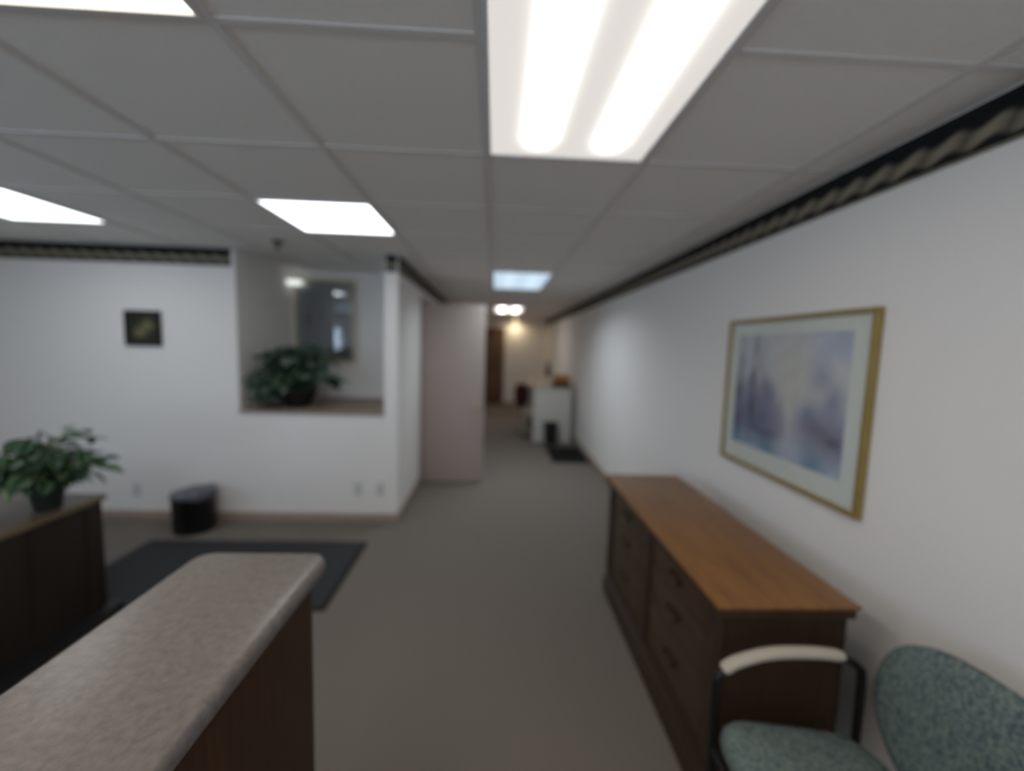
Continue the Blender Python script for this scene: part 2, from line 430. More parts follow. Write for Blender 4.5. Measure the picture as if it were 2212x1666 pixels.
# doors
bm = new(); box(bm, -0.834, -0.117, 4.79, 4.83, 0.012, 2.076, bevel=0.003)
door1 = struct(obj('door_1', bm, 'door', smooth=True, angle=40), 'plain beige door standing open across the hall')
bm = new()
lathe(bm, [(0.001, 0), (0.030, 0), (0.030, 0.006), (0.012, 0.010), (0.012, 0.030), (0.026, 0.038), (0.030, 0.052), (0.024, 0.064), (0.001, 0.068)], 18)
bmesh.ops.rotate(bm, verts=bm.verts[:], matrix=Matrix.Rotation(PI / 2, 3, 'X')); bmesh.ops.translate(bm, verts=bm.verts[:], vec=(-0.185, 4.79, 0.905))
k = obj('knob', bm, 'knob', door1, smooth=True, angle=50); k['label'] = 'round satin brass knob'
for z in (0.25, 1.05, 1.85):
    bm = new(); tube(bm, [(-0.838, 4.795, z - 0.045), (-0.838, 4.795, z + 0.045)], 0.006)
    obj('hinge', bm, 'knob', door1, smooth=True, angle=50)
# casing around the doorway it belongs to
bm = new()
box(bm, XH - 0.125, XH + 0.014, D0 - 0.05, D0, 0, DH); box(bm, XH - 0.125, XH + 0.014, D1, D1 + 0.05, 0, DH)
box(bm, XH - 0.125, XH + 0.014, D0 - 0.05, D1 + 0.05, DH, DH + 0.05)
struct(obj('trim_6', bm, 'casing'), 'wooden casing of the doorway in the hall')
bm = new(); box(bm, -0.62, 0.17, YE - 0.02, YE, 0.01, 2.03, bevel=0.003)
door2 = struct(obj('door_2', bm, 'door_brown', smooth=True, angle=40), 'brown wooden door at the end of the hall')
for z0_, z1_ in ((0.18, 0.85), (1.0, 1.9)):
    boxobj('panel', (-0.50, 0.05, YE - 0.028, YE - 0.02, z0_, z1_), 'door_brown', door2, bevel=0.003)
bm = new()
box(bm, -0.70, -0.625, YE - 0.025, YE, 0, 2.035); box(bm, 0.175, 0.25, YE - 0.025, YE, 0, 2.035); box(bm, -0.70, 0.25, YE - 0.025, YE, 2.035, 2.11)
struct(obj('trim_7', bm, 'door_brown'), 'brown casing around the door at the end of the hall')

# ceiling: deck, lay-in tiles and tee grid
bm = new(); box(bm, XL - 0.14, XR + 0.14, YF - 0.14, YE + 0.14, CEIL + 0.03, CEIL + 0.12)
ceiling = struct(obj('ceiling', bm, 'slab'), 'suspended ceiling of square lay-in tiles')
LIGHTS = [  # first column, first row, columns, rows (cells of the grid), kind
    (0, -2, 1, 2, 'tubes'), (-2, 1, 1, 1, 'cool'), (-5, 1, 1, 1, 'cool'), (-2, -3, 1, 2, 'warm'),
    (0, 4, 1, 2, 'blue'), (0, 10, 1, 2, 'pair'), (0, -6, 1, 2, 'warm')]  # last fixture is unseen, added to brighten the near walls
taken = {(cx + i, cy_ + j) for cx, cy_, nx, ny, _ in LIGHTS for i in range(nx) for j in range(ny)}
rects = [(XL, XR, YF, YB), (NX0, NX1, YB, NY), (XH, XR, YB, YE)]
tee = 0.012
full = {}
def tile_mesh(w, d):
    key = (round(w, 3), round(d, 3))
    if key not in full:
        b_ = new(); box(b_, 0, w, 0, d, 0, 0.016, bevel=0.003, seg=1)
        me = bpy.data.meshes.new('ceiling_tile'); b_.to_mesh(me); b_.free(); me.materials.append(M['tile']); full[key] = me
    return full[key]
for (x0, x1, y0, y1) in rects:
    for i in range(-9, 4):
        for j in range(-8, 17):
            if (i, j) in taken and not (y0 >= YB and j < 3): continue
            a0, a1 = max(GX + i * S + tee * 0.8, x0), min(GX + (i + 1) * S - tee * 0.8, x1)
            b0, b1 = max(GY + j * S + tee * 0.8, y0), min(GY + (j + 1) * S - tee * 0.8, y1)
            if a1 - a0 < 0.02 or b1 - b0 < 0.02: continue
            share('ceiling_tile', tile_mesh(a1 - a0, b1 - b0), ceiling, (a0, b0, CEIL + 0.006))
def runner(dims, lift=0.0):
    bm = new(); box(bm, *dims, CEIL + lift, CEIL + 0.012)
    obj('grid_runner', bm, 'tee', ceiling)
for i in range(-9, 5):
    x = GX + i * S
    for (x0, x1, y0, y1) in rects:
        if x0 + 0.02 < x < x1 - 0.02: runner((x - tee, x + tee, y0, y1))
for j in range(-8, 17):
    y = GY + j * S
    for (x0, x1, y0, y1) in rects:
        if not (y0 + 0.02 < y < y1 - 0.02): continue
        # cross tees stop at the fixtures that span two cells
        cuts = sorted((GX + cx * S + tee, GX + (cx + nx) * S - tee) for cx, cy_, nx, ny, _ in LIGHTS if cy_ < j < cy_ + ny)
        a = x0
        for c0, c1 in cuts:
            if c0 > a: runner((a, c0, y - tee, y + tee), 0.0008)
            a = max(a, c1)
        if a < x1: runner((a, x1, y - tee, y + tee), 0.0008)

# ================================================================== CEILING LIGHTS
M['lens_tubes'] = lens_mat('lens_over_two_tubes', (1.0, 0.945, 0.90), 0.345, 2.5, width=0.078)
M['lens_cool'] = lens_mat('lens_cool_white', (0.90, 0.955, 1.0), 2.2, 0.7)
M['lens_warm'] = lens_mat('lens_near_white', (1.0, 0.86, 0.70), 1.8, 3.4)
M['lens_blue'] = lens_mat('lens_blue_white', (0.66, 0.83, 1.0), 0.41, 0.09)
M['lens_pair'] = lens_mat('lens_over_bright_pair', (1.0, 0.92, 0.88), 0.18, 4.2, (0.27, 0.73), 0.13)
LABELS = {
    0: 'large ceiling light nearest the camera, two tubes glowing through its lens',
    1: 'square cool white ceiling light before the plant niche',
    2: 'cool white ceiling light cut off by the left edge of the photo',
    3: 'ceiling light at the top left corner of the photo, mostly cut off',
    4: 'bluish white ceiling light over the hall by the open door',
    5: 'small far ceiling light in the hall, two bright tubes side by side',
    6: 'added unseen ceiling light behind the camera, brightens the right wall'}
for n, (cx, cy_, nx, ny, kind) in enumerate(LIGHTS):
    x0, x1 = GX + cx * S + tee, GX + (cx + nx) * S - tee
    y0, y1 = GY + cy_ * S + tee, GY + (cy_ + ny) * S - tee
    t = thing('ceiling_light', LABELS[n], 'ceiling light', ((x0 + x1) / 2, (y0 + y1) / 2, CEIL), 0, 'ceiling lights')
    w, d = (x1 - x0) / 2, (y1 - y0) / 2
    boxobj('housing', (-w, w, -d, d, 0.014, 0.028), 'white', t)
    bm = new(); f = 0.010
    box(bm, -w, -w + f, -d, d, -0.004, 0.013); box(bm, w - f, w, -d, d, -0.004, 0.013)
    box(bm, -w + f, w - f, -d, -d + f, -0.004, 0.013); box(bm, -w + f, w - f, d - f, d, -0.004, 0.013)
    obj('lens_frame', bm, 'white', t)
    o = boxobj('lens', (-w + f, w - f, -d + f, d - f, 0.002, 0.010), 'lens_' + kind, t)
    o['label'] = 'glowing prismatic lens'
    if kind == 'blue':      # prismatic lens of this fixture throws its light mostly downwards
        al = bpy.data.lights.new('hall_lamp_light', 'AREA'); al.shape = 'RECTANGLE'; al.size = 2 * w - 0.03; al.size_y = 2 * d - 0.03
        al.energy = 7.0; al.color = (0.84, 0.93, 1.0); al.spread = math.radians(150)
        lo = bpy.data.objects.new('lamp_light', al); COL.objects.link(lo); lo.parent = t; lo.location = (0, 0, -0.006)

# warm lamp at the end of the hall
t = thing('ceiling_lamp', 'small warm yellow lamp on the ceiling at the end of the hall', 'lamp', (0.53, YE - 0.22, CEIL))
bm = new(); lathe(bm, [(0.001, 0), (0.085, 0), (0.085, -0.018), (0.001, -0.018)], 24); obj('base', bm, 'knob', t, smooth=True, angle=40)
M['warm_globe'] = emis('warm_globe', (1.0, 0.80, 0.46), 1.1)
bm = new(); lathe(bm, [(0.001, -0.018), (0.040, -0.018), (0.048, -0.038), (0.042, -0.062), (0.02, -0.078), (0.001, -0.081)], 24)
obj('globe', bm, 'warm_globe', t, smooth=True)
al = bpy.data.lights.new('warm_lamp_light', 'AREA'); al.shape = 'DISK'; al.size = 0.08; al.energy = 1.5; al.color = (1.0, 0.80, 0.50); al.spread = math.radians(175)
lo = bpy.data.objects.new('lamp_light', al); COL.objects.link(lo); lo.parent = t; lo.location = (0, 0, -0.084)

# sprinkler head on the ceiling
t = thing('sprinkler_head', 'small dark sprinkler head on the ceiling before the niche', 'sprinkler', (-1.69, 3.35, CEIL))
bm = new(); lathe(bm, [(0.001, 0.004), (0.045, 0.004), (0.048, -0.004), (0.022, -0.012), (0.001, -0.012)], 20); obj('escutcheon', bm, 'brass', t, smooth=True, angle=40)
bm = new(); tube(bm, [(0, 0, -0.01), (0, 0, -0.045)], 0.008)
for s_ in (-1, 1): tube(bm, smooth_path([(s_ * 0.010, 0, -0.012), (s_ * 0.018, 0, -0.028), (0, 0, -0.046)], 4), 0.003)
obj('body', bm, 'brass', t, smooth=True, angle=50)
bm = new(); lathe(bm, [(0.001, -0.046), (0.026, -0.046), (0.026, -0.050), (0.001, -0.050)], 16); obj('deflector', bm, 'brass', t, smooth=True, angle=40)

# ================================================================== RECEPTION COUNTER
CT = 1.05
cnt = thing('reception_counter', 'reception counter with speckled grey laminate top, foreground left', 'counter', (-0.60, 0.2, 0))
def rounded_slab(bm, x0, x1, y0, y1, z0, z1, rc, edge, seg=6):
    """slab with rounded far corners and a bullnose all round"""
    def outline(inset):
        pts = []; r = max(rc - inset, 0.002)
        for (cx_, cy2, a0) in ((x1 - rc, y1 - rc, 0), (x0 + rc, y1 - rc, 90)):
            for k_ in range(9):
                a = math.radians(a0 + 90 * k_ / 8); pts.append((cx_ + r * math.cos(a), cy2 + r * math.sin(a)))
        pts.append((x0 + inset, y0 + inset)); pts.append((x1 - inset, y0 + inset))
        return pts
    rings = []
    for k_ in range(seg * 2 + 1):
        a = -PI / 2 + PI * k_ / (seg * 2)
        ins = edge * (1 - math.cos(a)); z = (z0 + z1) / 2 + (z1 - z0) / 2 * math.sin(a)
        rings.append([bm.verts.new((*p, z)) for p in outline(ins)])
    for a, b in zip(rings, rings[1:]):
        for i in range(len(a)):
            j = (i + 1) % len(a); bm.faces.new((a[i], a[j], b[j], b[i]))
    bm.faces.new(list(reversed(rings[0]))); bm.faces.new(rings[-1])
bm = new(); rounded_slab(bm, -0.170, 0.172, -1.1, 0.895, CT - 0.042, CT, 0.05, 0.016)
o = obj('countertop', bm, 'laminate', cnt, smooth=True, angle=35); o['label'] = 'speckled grey laminate top with rounded edge'
boxobj('side_panel', (0.135, 0.160, -1.08, 0.80, 0.0, CT - 0.042), 'counter_wood', cnt, bevel=0.002)
boxobj('end_panel', (-0.150, 0.135, 0.775, 0.800, 0.0, CT - 0.042), 'counter_wood', cnt, bevel=0.002)
boxobj('back_panel', (-0.150, -0.130, -1.08, 0.775, 0.0, CT - 0.042), 'counter_wood', cnt, bevel=0.002)

# ================================================================== DESK BEHIND THE COUNTER
DT = 0.70
dsk = thing('desk', 'dark wooden desk at the left edge with a potted plant on it', 'desk', (-2.62, 1.6, 0))
dx0, dx1, dy0, dy1 = -0.38, 0.384, -0.8, 0.805
boxobj('desktop', (dx0 - 0.02, dx1 + 0.015, dy0 - 0.02, dy1 + 0.02, DT - 0.006, DT), 'desk_top', dsk, bevel=0.002)
boxobj('top_edge', (dx0 - 0.02, dx1 + 0.015, dy0 - 0.02, dy1 + 0.02, DT - 0.030, DT - 0.006), 'desk_edge', dsk, bevel=0.004)
boxobj('side_panel', (dx1 - 0.025, dx1, dy0, dy1, 0.0, DT - 0.03), 'desk_wood', dsk, bevel=0.002)
boxobj('end_panel', (dx0, dx1 - 0.025, dy1 - 0.025, dy1, 0.0, DT - 0.03), 'desk_wood', dsk, bevel=0.002)
boxobj('end_panel', (dx0, dx1 - 0.025, dy0, dy0 + 0.025, 0.0, DT - 0.03), 'desk_wood', dsk, bevel=0.002)
boxobj('plinth', (dx0, dx1 + 0.080, dy0, dy1 + 0.012, 0.0, 0.05), 'black', dsk, bevel=0.004)  # toe base, widened in black to stand in for shadow on the carpet
for i in range(6):     # flat pilasters on the long side
    y = dy0 + 0.10 + i * 0.28
    boxobj('batten', (dx1, dx1 + 0.004, y, y + 0.03, 0.10, DT - 0.05), 'desk_wood', dsk)

# ================================================================== PLANTS
def leaf_mesh(name, L, W, material, droop=0.25):
    b_ = new(); n = 6; rows = []
    for i in range(n + 1):
        u = i / n
        w = W * 0.5 * (math.sin(PI * min(1, u ** 0.72)) ** 0.8 if 0 < u < 1 else 0)
        z = -droop * L * u * u
        rows.append((u * L, w, z))
    cen = [b_.verts.new((x, 0, z)) for x, w, z in rows]
    lf = [b_.verts.new((x, w, z + w * 0.28)) if w > 0 else c for (x, w, z), c in zip(rows, cen)]
    rt = [b_.verts.new((x, -w, z + w * 0.28)) if w > 0 else c for (x, w, z), c in zip(rows, cen)]
    for i in range(n):
        for s_ in (lf, rt):
            f = []
            for v in (cen[i], cen[i + 1], s_[i + 1], s_[i]):
                if v not in f: f.append(v)
            if len(f) > 2: b_.faces.new(f)
    me = bpy.data.meshes.new(name); b_.to_mesh(me); b_.free(); me.materials.append(M[material])
    for p in me.polygons: p.use_smooth = True
    return me

def plant(root, z0, stems, leafset, spacing, size, leaf_len, inside):
    for ctrl in stems:
        pts = smooth_path(ctrl, 6)
        bm = new(); tube(bm, pts, 0.003, 5); obj('stem', bm, 'stem', root, smooth=True)
        acc = 0; side = random.choice((-1, 1)); tot = sum((b - a).length for a, b in zip(pts, pts[1:]))
        run = 0
        for a, b in zip(pts, pts[1:]):
            d = b - a; acc += d.length; run += d.length
            if (acc >= spacing and run > 0.03) or b is pts[-1]:
                acc = 0; side = -side
                ang = math.atan2(d.y, d.x) + side * random.uniform(0.4, 1.3)
                if b is pts[-1]: ang = math.atan2(d.y, d.x)
                s_ = size * random.uniform(0.75, 1.2)
                tilt = random.uniform(-0.35, 0.75)
                tip = b + Vector((math.cos(ang) * math.cos(tilt), math.sin(ang) * math.cos(tilt), -math.sin(tilt) - 0.3)) * leaf_len * s_
                if not (inside(tip) and inside(b)): continue
                lo = share('leaf', random.choice(leafset), root, b, (random.uniform(-0.6, 0.6), tilt, ang)); lo.scale = (s_, s_, s_)

# plant on the desk
pl = thing('potted_plant', 'trailing leafy green plant in a dark pot on the desk', 'plant', (-2.315, 2.20, DT))
bm = new(); lathe(bm, [(0.001, 0.0), (0.052, 0.0), (0.074, 0.125), (0.082, 0.127), (0.082, 0.150), (0.070, 0.150), (0.066, 0.128), (0.001, 0.128)], 28); obj('pot', bm, 'pot', pl, smooth=True, angle=40)
bm = new(); lathe(bm, [(0.001, 0.134), (0.067, 0.130)], 24, cap=False); obj('soil', bm, 'soil', pl)
LA = [leaf_mesh('leaf', 0.085, 0.065, 'leaf_a'), leaf_mesh('leaf', 0.085, 0.065, 'leaf_b', 0.4), leaf_mesh('leaf', 0.085, 0.06, 'leaf_c', 0.3)]
stems = []
for i in range(26):
    a = i * 2.399; r = random.uniform(0.10, 0.22); h = random.uniform(0.06, 0.27)
    c, s_ = math.cos(a), math.sin(a)
    stems.append([(0.03 * c, 0.03 * s_, 0.13), (r * 0.45 * c, r * 0.45 * s_, 0.13 + h), (r * c, r * s_, 0.13 + h * random.uniform(0.3, 0.9))])
for ctrl in ([(0.03, 0.0, 0.13), (0.10, 0.0, 0.30), (0.20, 0.0, 0.30), (0.27, 0.02, 0.22)],
             [(0.0, -0.02, 0.13), (0.10, -0.06, 0.27), (0.20, -0.05, 0.25)],
             [(-0.03, -0.02, 0.13), (-0.08, -0.14, 0.24), (-0.10, -0.25, 0.06)],
             [(-0.02, -0.03, 0.13), (-0.15, -0.13, 0.26), (-0.22, -0.24, 0.12)],
             [(-0.02, -0.03, 0.13), (-0.12, -0.17, 0.22), (-0.13, -0.30, 0.10)], [(-0.02, -0.03, 0.13), (-0.16, -0.06, 0.28), (-0.27, -0.16, 0.20)],
             [(0.03, 0.02, 0.13), (0.08, 0.0, 0.28), (0.19, 0.0, 0.315), (0.26, 0.01, 0.26)],
             [(-0.03, 0.0, 0.13), (-0.06, 0.03, 0.33), (-0.14, 0.02, 0.36)],
             [(-0.03, 0.0, 0.13), (-0.10, -0.05, 0.30), (-0.24, -0.10, 0.30)]):
    stems.append(ctrl)
plant(pl, 0.13, stems, LA, 0.036, 1.0, 0.085, lambda p: p.z > 0.02 or p.x > 0.15)

# plant in the niche
pn = thing('potted_plant', 'round bushy dark green plant on the ledge of the niche', 'plant', (-1.83, 3.93, LEDGE))
bm = new(); lathe(bm, [(0.001, 0.0), (0.10, 0.0), (0.155, 0.10), (0.165, 0.145), (0.172, 0.150), (0.172, 0.162), (0.155, 0.162), (0.148, 0.145), (0.001, 0.14)], 28); obj('pot', bm, 'pot_brown', pn, smooth=True, angle=40)
bm = new(); lathe(bm, [(0.001, 0.150), (0.150, 0.146)], 24, cap=False); obj('soil', bm, 'soil', pn)
LN = [leaf_mesh('leaf', 0.11, 0.085, 'leaf_c'), leaf_mesh('leaf', 0.11, 0.085, 'leaf_c', 0.4), leaf_mesh('leaf', 0.11, 0.085, 'leaf_a', 0.3), leaf_mesh('leaf', 0.11, 0.09, 'leaf_d', 0.4)]
stems = []
for i in range(44):
    a = i * 2.399; c, s_ = math.cos(a), math.sin(a)
    k_ = (i + 0.5) / 44; r = 0.36 * math.sqrt(k_); h = 0.46 * math.sqrt(max(0.02, 1 - k_ * 0.85))
    ry = min(1, 0.21 / max(r, 0.01)) if s_ > 0 else min(1, 0.29 / max(r, 0.01))
    drop = -0.10 if k_ > 0.7 else 0
    stems.append([(0.06 * c, 0.06 * s_, 0.145), (r * 0.6 * c, r * 0.6 * s_ * ry, 0.15 + h * 0.75), (r * c, r * s_ * ry, 0.15 + h * 0.9 + drop)])
for a in (2.5, 2.9, 3.3, 3.6, 3.9, 4.2, 4.5):
    c, s_ = math.cos(a), math.sin(a)
    for q in (0.24, 0.32):
        stems.append([(0.1 * c, 0.1 * s_, 0.145), (0.22 * c, 0.18 * s_, q), (0.29 * c, 0.25 * s_, q - 0.15)])
plant(pn, 0.14, stems, LN, 0.042, 1.0, 0.11, lambda p: p.x > -0.365 and p.y < 0.33 and (p.z > 0.01 or p.y < -0.30))

# ================================================================== WASTE BIN, MAT
t = thing('waste_bin', 'short black waste bin with a plastic liner against the back wall', 'waste bin', (-2.50, 3.492, 0))
bm = new(); lathe(bm, [(0.001, 0), (0.146, 0), (0.150, 0.008), (0.154, 0.310), (0.158, 0.315), (0.158, 0.325), (0.149, 0.325), (0.143, 0.012), (0.001, 0.012)], 36); obj('body', bm, 'bin', t, smooth=True, angle=40)
bm = new(); rings = []; seg = 40
prof = [(0.161, -0.030), (0.161, -0.010), (0.158, 0.010), (0.148, 0.016), (0.134, 0.008), (0.10, 0.000), (0.05, -0.004), (0.002, -0.004)]
for q, (r, z) in enumerate(prof):
    ring = []
    for i in range(seg):
        a = 2 * PI * i / seg
        wob = 0.006 * math.sin(5 * a + q) + 0.004 * math.sin(9 * a + 2 * q)
        zz = 0.326 + z + (0.016 * math.sin(3 * a + 0.6) if q == 0 else 0) + wob * (0.6 if 0 < q < 4 else 1) + 0.022 * math.cos(a) * (1 if 0 < q < 4 else 0.3)
        ring.append(bm.verts.new(((r + wob * 0.4) * math.cos(a), (r + wob * 0.4) * math.sin(a), zz)))
    rings.append(ring)
for a, b in zip(rings, rings[1:]):
    for i in range(seg):
        j = (i + 1) % seg; bm.faces.new((a[i], a[j], b[j], b[i]))
bm.faces.new(rings[-1])
o = obj('liner', bm, 'liner', t, smooth=True); o['label'] = 'grey plastic liner folded over the rim'

t = thing('floor_mat', 'charcoal entrance mat on the carpet beyond the counter', 'floor mat', (-1.833, 2.835, 0))
boxobj('pile', (-0.815, 0.815, -0.405, 0.405, 0.0, 0.010), 'mat_floor', t, bevel=0.003)
bm = new(); w, d, e = 0.849, 0.438, 0.034
box(bm, -w, w, -d, -d + e, 0.0005, 0.006); box(bm, -w, w, d - e, d, 0.0005, 0.006); box(bm, -w, -w + e, -d + e, d - e, 0.0005, 0.006); box(bm, w - e, w, -d + e, d - e, 0.0005, 0.006)
obj('rubber_border', bm, 'mat_edge', t)

# ================================================================== PICTURES
def ink_sheet(name, parent, w, h, nx, ny, fn, mapper, material='paper_print'):
    """flat sheet with a printed picture; fn(u, v) -> colour; mapper(u, v) -> local point"""
    verts = []; cols = []
    for j in range(ny + 1):
        for i in range(nx + 1):
            u, v = i / nx, j / ny; verts.append(mapper(u, v)); cols.append(fn(u, v))
    faces = [(j * (nx + 1) + i, j * (nx + 1) + i + 1, (j + 1) * (nx + 1) + i + 1, (j + 1) * (nx + 1) + i) for j in range(ny) for i in range(nx)]
    me = bpy.data.meshes.new(name); me.from_pydata(verts, [], faces); me.materials.append(M[material])
    at = me.color_attributes.new('ink', 'FLOAT_COLOR', 'POINT')
    for k_, c in enumerate(cols): at.data[k_].color = (*c, 1)
    o = bpy.data.objects.new(name, me); COL.objects.link(o); o.parent = parent
    return o
def mixc(a, b, t):
    t = max(0, min(1, t)); return tuple(x + (y - x) * t for x, y in zip(a, b))
def blob(u, v, cu, cv, ru, rv): return math.exp(-(((u - cu) / ru) ** 2 + ((v - cv) / rv) ** 2))

def watercolour(u, v):
    """u 0 left .. 1 right as seen, v 0 foot .. 1 head"""
    c = mixc((0.60, 0.61, 0.66), (0.66, 0.63, 0.57), blob(u, v, 0.58, 0.62, 0.26, 0.45))
    c = mixc(c, (0.46, 0.49, 0.62), 0.8 * blob(u, v, 0.95, 0.92, 0.22, 0.22)); c = mixc(c, (0.70, 0.69, 0.66), blob(u, v, 0.92, 0.72, 0.09, 0.08))
    mauve, slate, ink, teal = (0.27, 0.26, 0.37), (0.17, 0.20, 0.31), (0.055, 0.062, 0.090), (0.17, 0.30, 0.40)
    sg = lambda x: 1 / (1 + math.exp(max(-40, min(40, x))))
    # left wood: tall and dark at the edge, falling towards the pale path
    top = 0.60 - 0.25 * max(0, u - 0.20) - 1.5 * max(0, u - 0.42) + 0.05 * math.sin(u * 40)
    c = mixc(c, mauve, 0.9 * sg((v - top) * 22) * sg((u - 0.56) * 30)); c = mixc(c, slate, 0.75 * sg((v - top + 0.18) * 16) * sg((u - 0.46) * 26))
    c = mixc(c, slate, 0.65 * blob(u, v, 0.40, 0.50, 0.05, 0.09)); c = mixc(c, mauve, 0.6 * blob(u, v, 0.33, 0.56, 0.05, 0.06))
    # right wood
    top = 0.46 + 0.05 * math.sin(u * 23) - 0.9 * max(0, 0.72 - u)
    c = mixc(c, mauve, 0.85 * sg((v - top) * 20) * sg((0.63 - u) * 34)); c = mixc(c, slate, 0.7 * blob(u, v, 0.74, 0.38, 0.07, 0.11)); c = mixc(c, mauve, 0.6 * blob(u, v, 0.80, 0.68, 0.08, 0.11))
    c = mixc(c, mauve, 0.7 * blob(u, v, 0.90, 0.52, 0.05, 0.12)); c = mixc(c, ink, 0.75 * blob(u, v, 0.92, 0.24, 0.07, 0.05)); c = mixc(c, (0.16, 0.12, 0.17), 0.6 * blob(u, v, 0.80, 0.30, 0.08, 0.06))
    # bare trunks
    for cu, wd, st in ((0.05, 0.028, 0.75), (0.12, 0.012, 0.40), (0.205, 0.024, 0.92), (0.262, 0.013, 0.62), (0.325, 0.011, 0.40), (0.29, 0.006, 0.35)):
        k_ = math.exp(-((u - cu - 0.006 * math.sin(v * 9 + cu * 30)) / wd) ** 2)
        if v > 0.06: c = mixc(c, ink, st * k_ * (0.72 + 0.28 * math.sin(v * 23 + cu * 60)) * (1 - 0.35 * max(0, v - 0.55) / 0.45))
    c = mixc(c, (0.12, 0.10, 0.15), 0.7 * blob(u, v, 0.36, 0.17, 0.17, 0.03))
    # snow and water in front
    f = sg((v - 0.12 - 0.02 * math.sin(u * 11)) * 45)
    c = mixc(c, mixc((0.46, 0.53, 0.64), teal, 0.5 + 0.5 * math.sin(u * 17 + 1)), f * 0.9)
    c = mixc(c, (0.55, 0.58, 0.66), 0.75 * blob(u, v, 0.60, 0.10, 0.12, 0.10)); c = mixc(c, slate, 0.7 * blob(u, v, 0.21, 0.08, 0.07, 0.05))
    g = math.sin(u * 61 + v * 9) * math.sin(v * 43 - u * 13) + 0.6 * math.sin(u * 23 - v * 31)
    return tuple(min(0.85, max(0.02, x * (1 + 0.035 * g))) for x in c)

# large picture on the right wall: y 1.465 (right) .. 2.424 (left)
py0, py1, pz0, pz1 = 1.465, 2.424, 0.998, 1.800
pic = thing('framed_picture', 'large gold framed watercolour of blue winter trees over the credenza', 'picture', (XR, (py0 + py1) / 2, pz0))
hw = (py1 - py0) / 2; ph_ = pz1 - pz0; fw = 0.022
for nm, dims in (('frame_rail', (-0.030, -0.002, -hw, hw, 0, fw)), ('frame_rail', (-0.030, -0.002, -hw, hw, ph_ - fw, ph_)),
                 ('frame_stile', (-0.030, -0.002, -hw, -hw + fw, fw, ph_ - fw)), ('frame_stile', (-0.030, -0.002, hw - fw, hw, fw, ph_ - fw))):
    boxobj(nm, dims, 'gold', pic, bevel=0.005)
boxobj('backing', (-0.008, -0.002, -hw + fw, hw - fw, fw, ph_ - fw), 'matboard', pic)
aw0, aw1, ah0, ah1 = -hw + 0.105, hw - 0.085, 0.115, ph_ - 0.085     # print window
bm = new()
box(bm, -0.016, -0.010, -hw + fw, aw0, fw, ph_ - fw); box(bm, -0.016, -0.010, aw1, hw - fw, fw, ph_ - fw)
box(bm, -0.016, -0.010, aw0, aw1, fw, ah0); box(bm, -0.016, -0.010, aw0, aw1, ah1, ph_ - fw)
o = obj('mat_board', bm, 'matboard', pic); o['label'] = 'grey green mat board'
o = ink_sheet('print', pic, 1, 1, 72, 60, watercolour, lambda u, v: (-0.0105, aw1 + 0.004 - u * (aw1 - aw0 + 0.008), ah0 - 0.004 + v * (ah1 - ah0 + 0.008)))
boxobj('cover_glass', (-0.020, -0.0185, -hw + fw - 0.002, hw - fw + 0.002, fw - 0.002, ph_ - fw + 0.002), 'cover_glass', pic)

# picture in the niche
def bluegrey(u, v):
    c = (0.17, 0.19, 0.22)
    c = mixc(c, (0.30, 0.31, 0.32), blob(u, v, 0.62, 0.62, 0.07, 0.5)); c = mixc(c, (0.045, 0.060, 0.095), blob(u, v, 0.85, 0.25, 0.16, 0.40))
    c = mixc(c, (0.21, 0.24, 0.36), blob(u, v, 0.55, 0.2, 0.14, 0.18)); c = mixc(c, (0.075, 0.065, 0.085), blob(u, v, 0.12, 0.55, 0.12, 0.12))
    c = mixc(c, (0.03, 0.04, 0.09), blob(u, v, 0.75, 0.04, 0.25, 0.05))
    return c
qx0, qx1, qz0, qz1 = -2.170, -1.515, 1.392, 2.270
pic2 = thing('framed_picture', 'tall narrow-framed glazed picture on the niche wall behind the plant', 'picture', ((qx0 + qx1) / 2, NY - 0.018, qz0), math.radians(-3))
hw = (qx1 - qx0) / 2; ph_ = qz1 - qz0; fw = 0.020
for nm, dims in (('frame_rail', (-hw, hw, -0.026, -0.002, 0, fw)), ('frame_rail', (-hw, hw, -0.026, -0.002, ph_ - fw, ph_)),
                 ('frame_stile', (-hw, -hw + fw, -0.026, -0.002, fw, ph_ - fw)), ('frame_stile', (hw - fw, hw, -0.026, -0.002, fw, ph_ - fw))):
    boxobj(nm, dims, 'gold_pale', pic2, bevel=0.004)
boxobj('mat_board', (-hw + fw, hw - fw, -0.010, -0.002, fw, ph_ - fw), 'matboard_cool', pic2)
ink_sheet('print', pic2, 1, 1, 30, 40, bluegrey, lambda u, v: (-hw + 0.09 + u * (2 * hw - 0.18), -0.0106, 0.10 + v * (ph_ - 0.22)))
M['mirror_glass'] = glass_mat('niche_cover_glass', 2.3)
boxobj('cover_glass', (-hw + fw - 0.002, hw - fw + 0.002, -0.018, -0.0165, fw - 0.002, ph_ - fw + 0.002), 'mirror_glass', pic2)

# small white lamp at the picture's top left corner
t = thing('picture_lamp', 'small white lamp at the top left corner of the niche picture', 'lamp', (-2.135, NY - 0.005, 2.222))
bm = new(); tube(bm, [(0.0, 0, 0.062), (0.0, -0.06, 0.062), (0.0, -0.075, 0.045), (0.0, -0.075, 0.02)], 0.010); obj('bracket', bm, 'white_plastic', t, smooth=True, angle=50)
M['lamp_white'] = emis('lamp_white', (0.92, 0.95, 0.92), 0.5)
bm = new()
tube(bm, [(-0.070, -0.075, 0), (-0.063, -0.075, 0), (0.060, -0.075, 0), (0.068, -0.075, 0)], 0.03, 14, radii=[0.020, 0.028, 0.028, 0.020])
obj('shade', bm, 'lamp_white', t, smooth=True, angle=50)

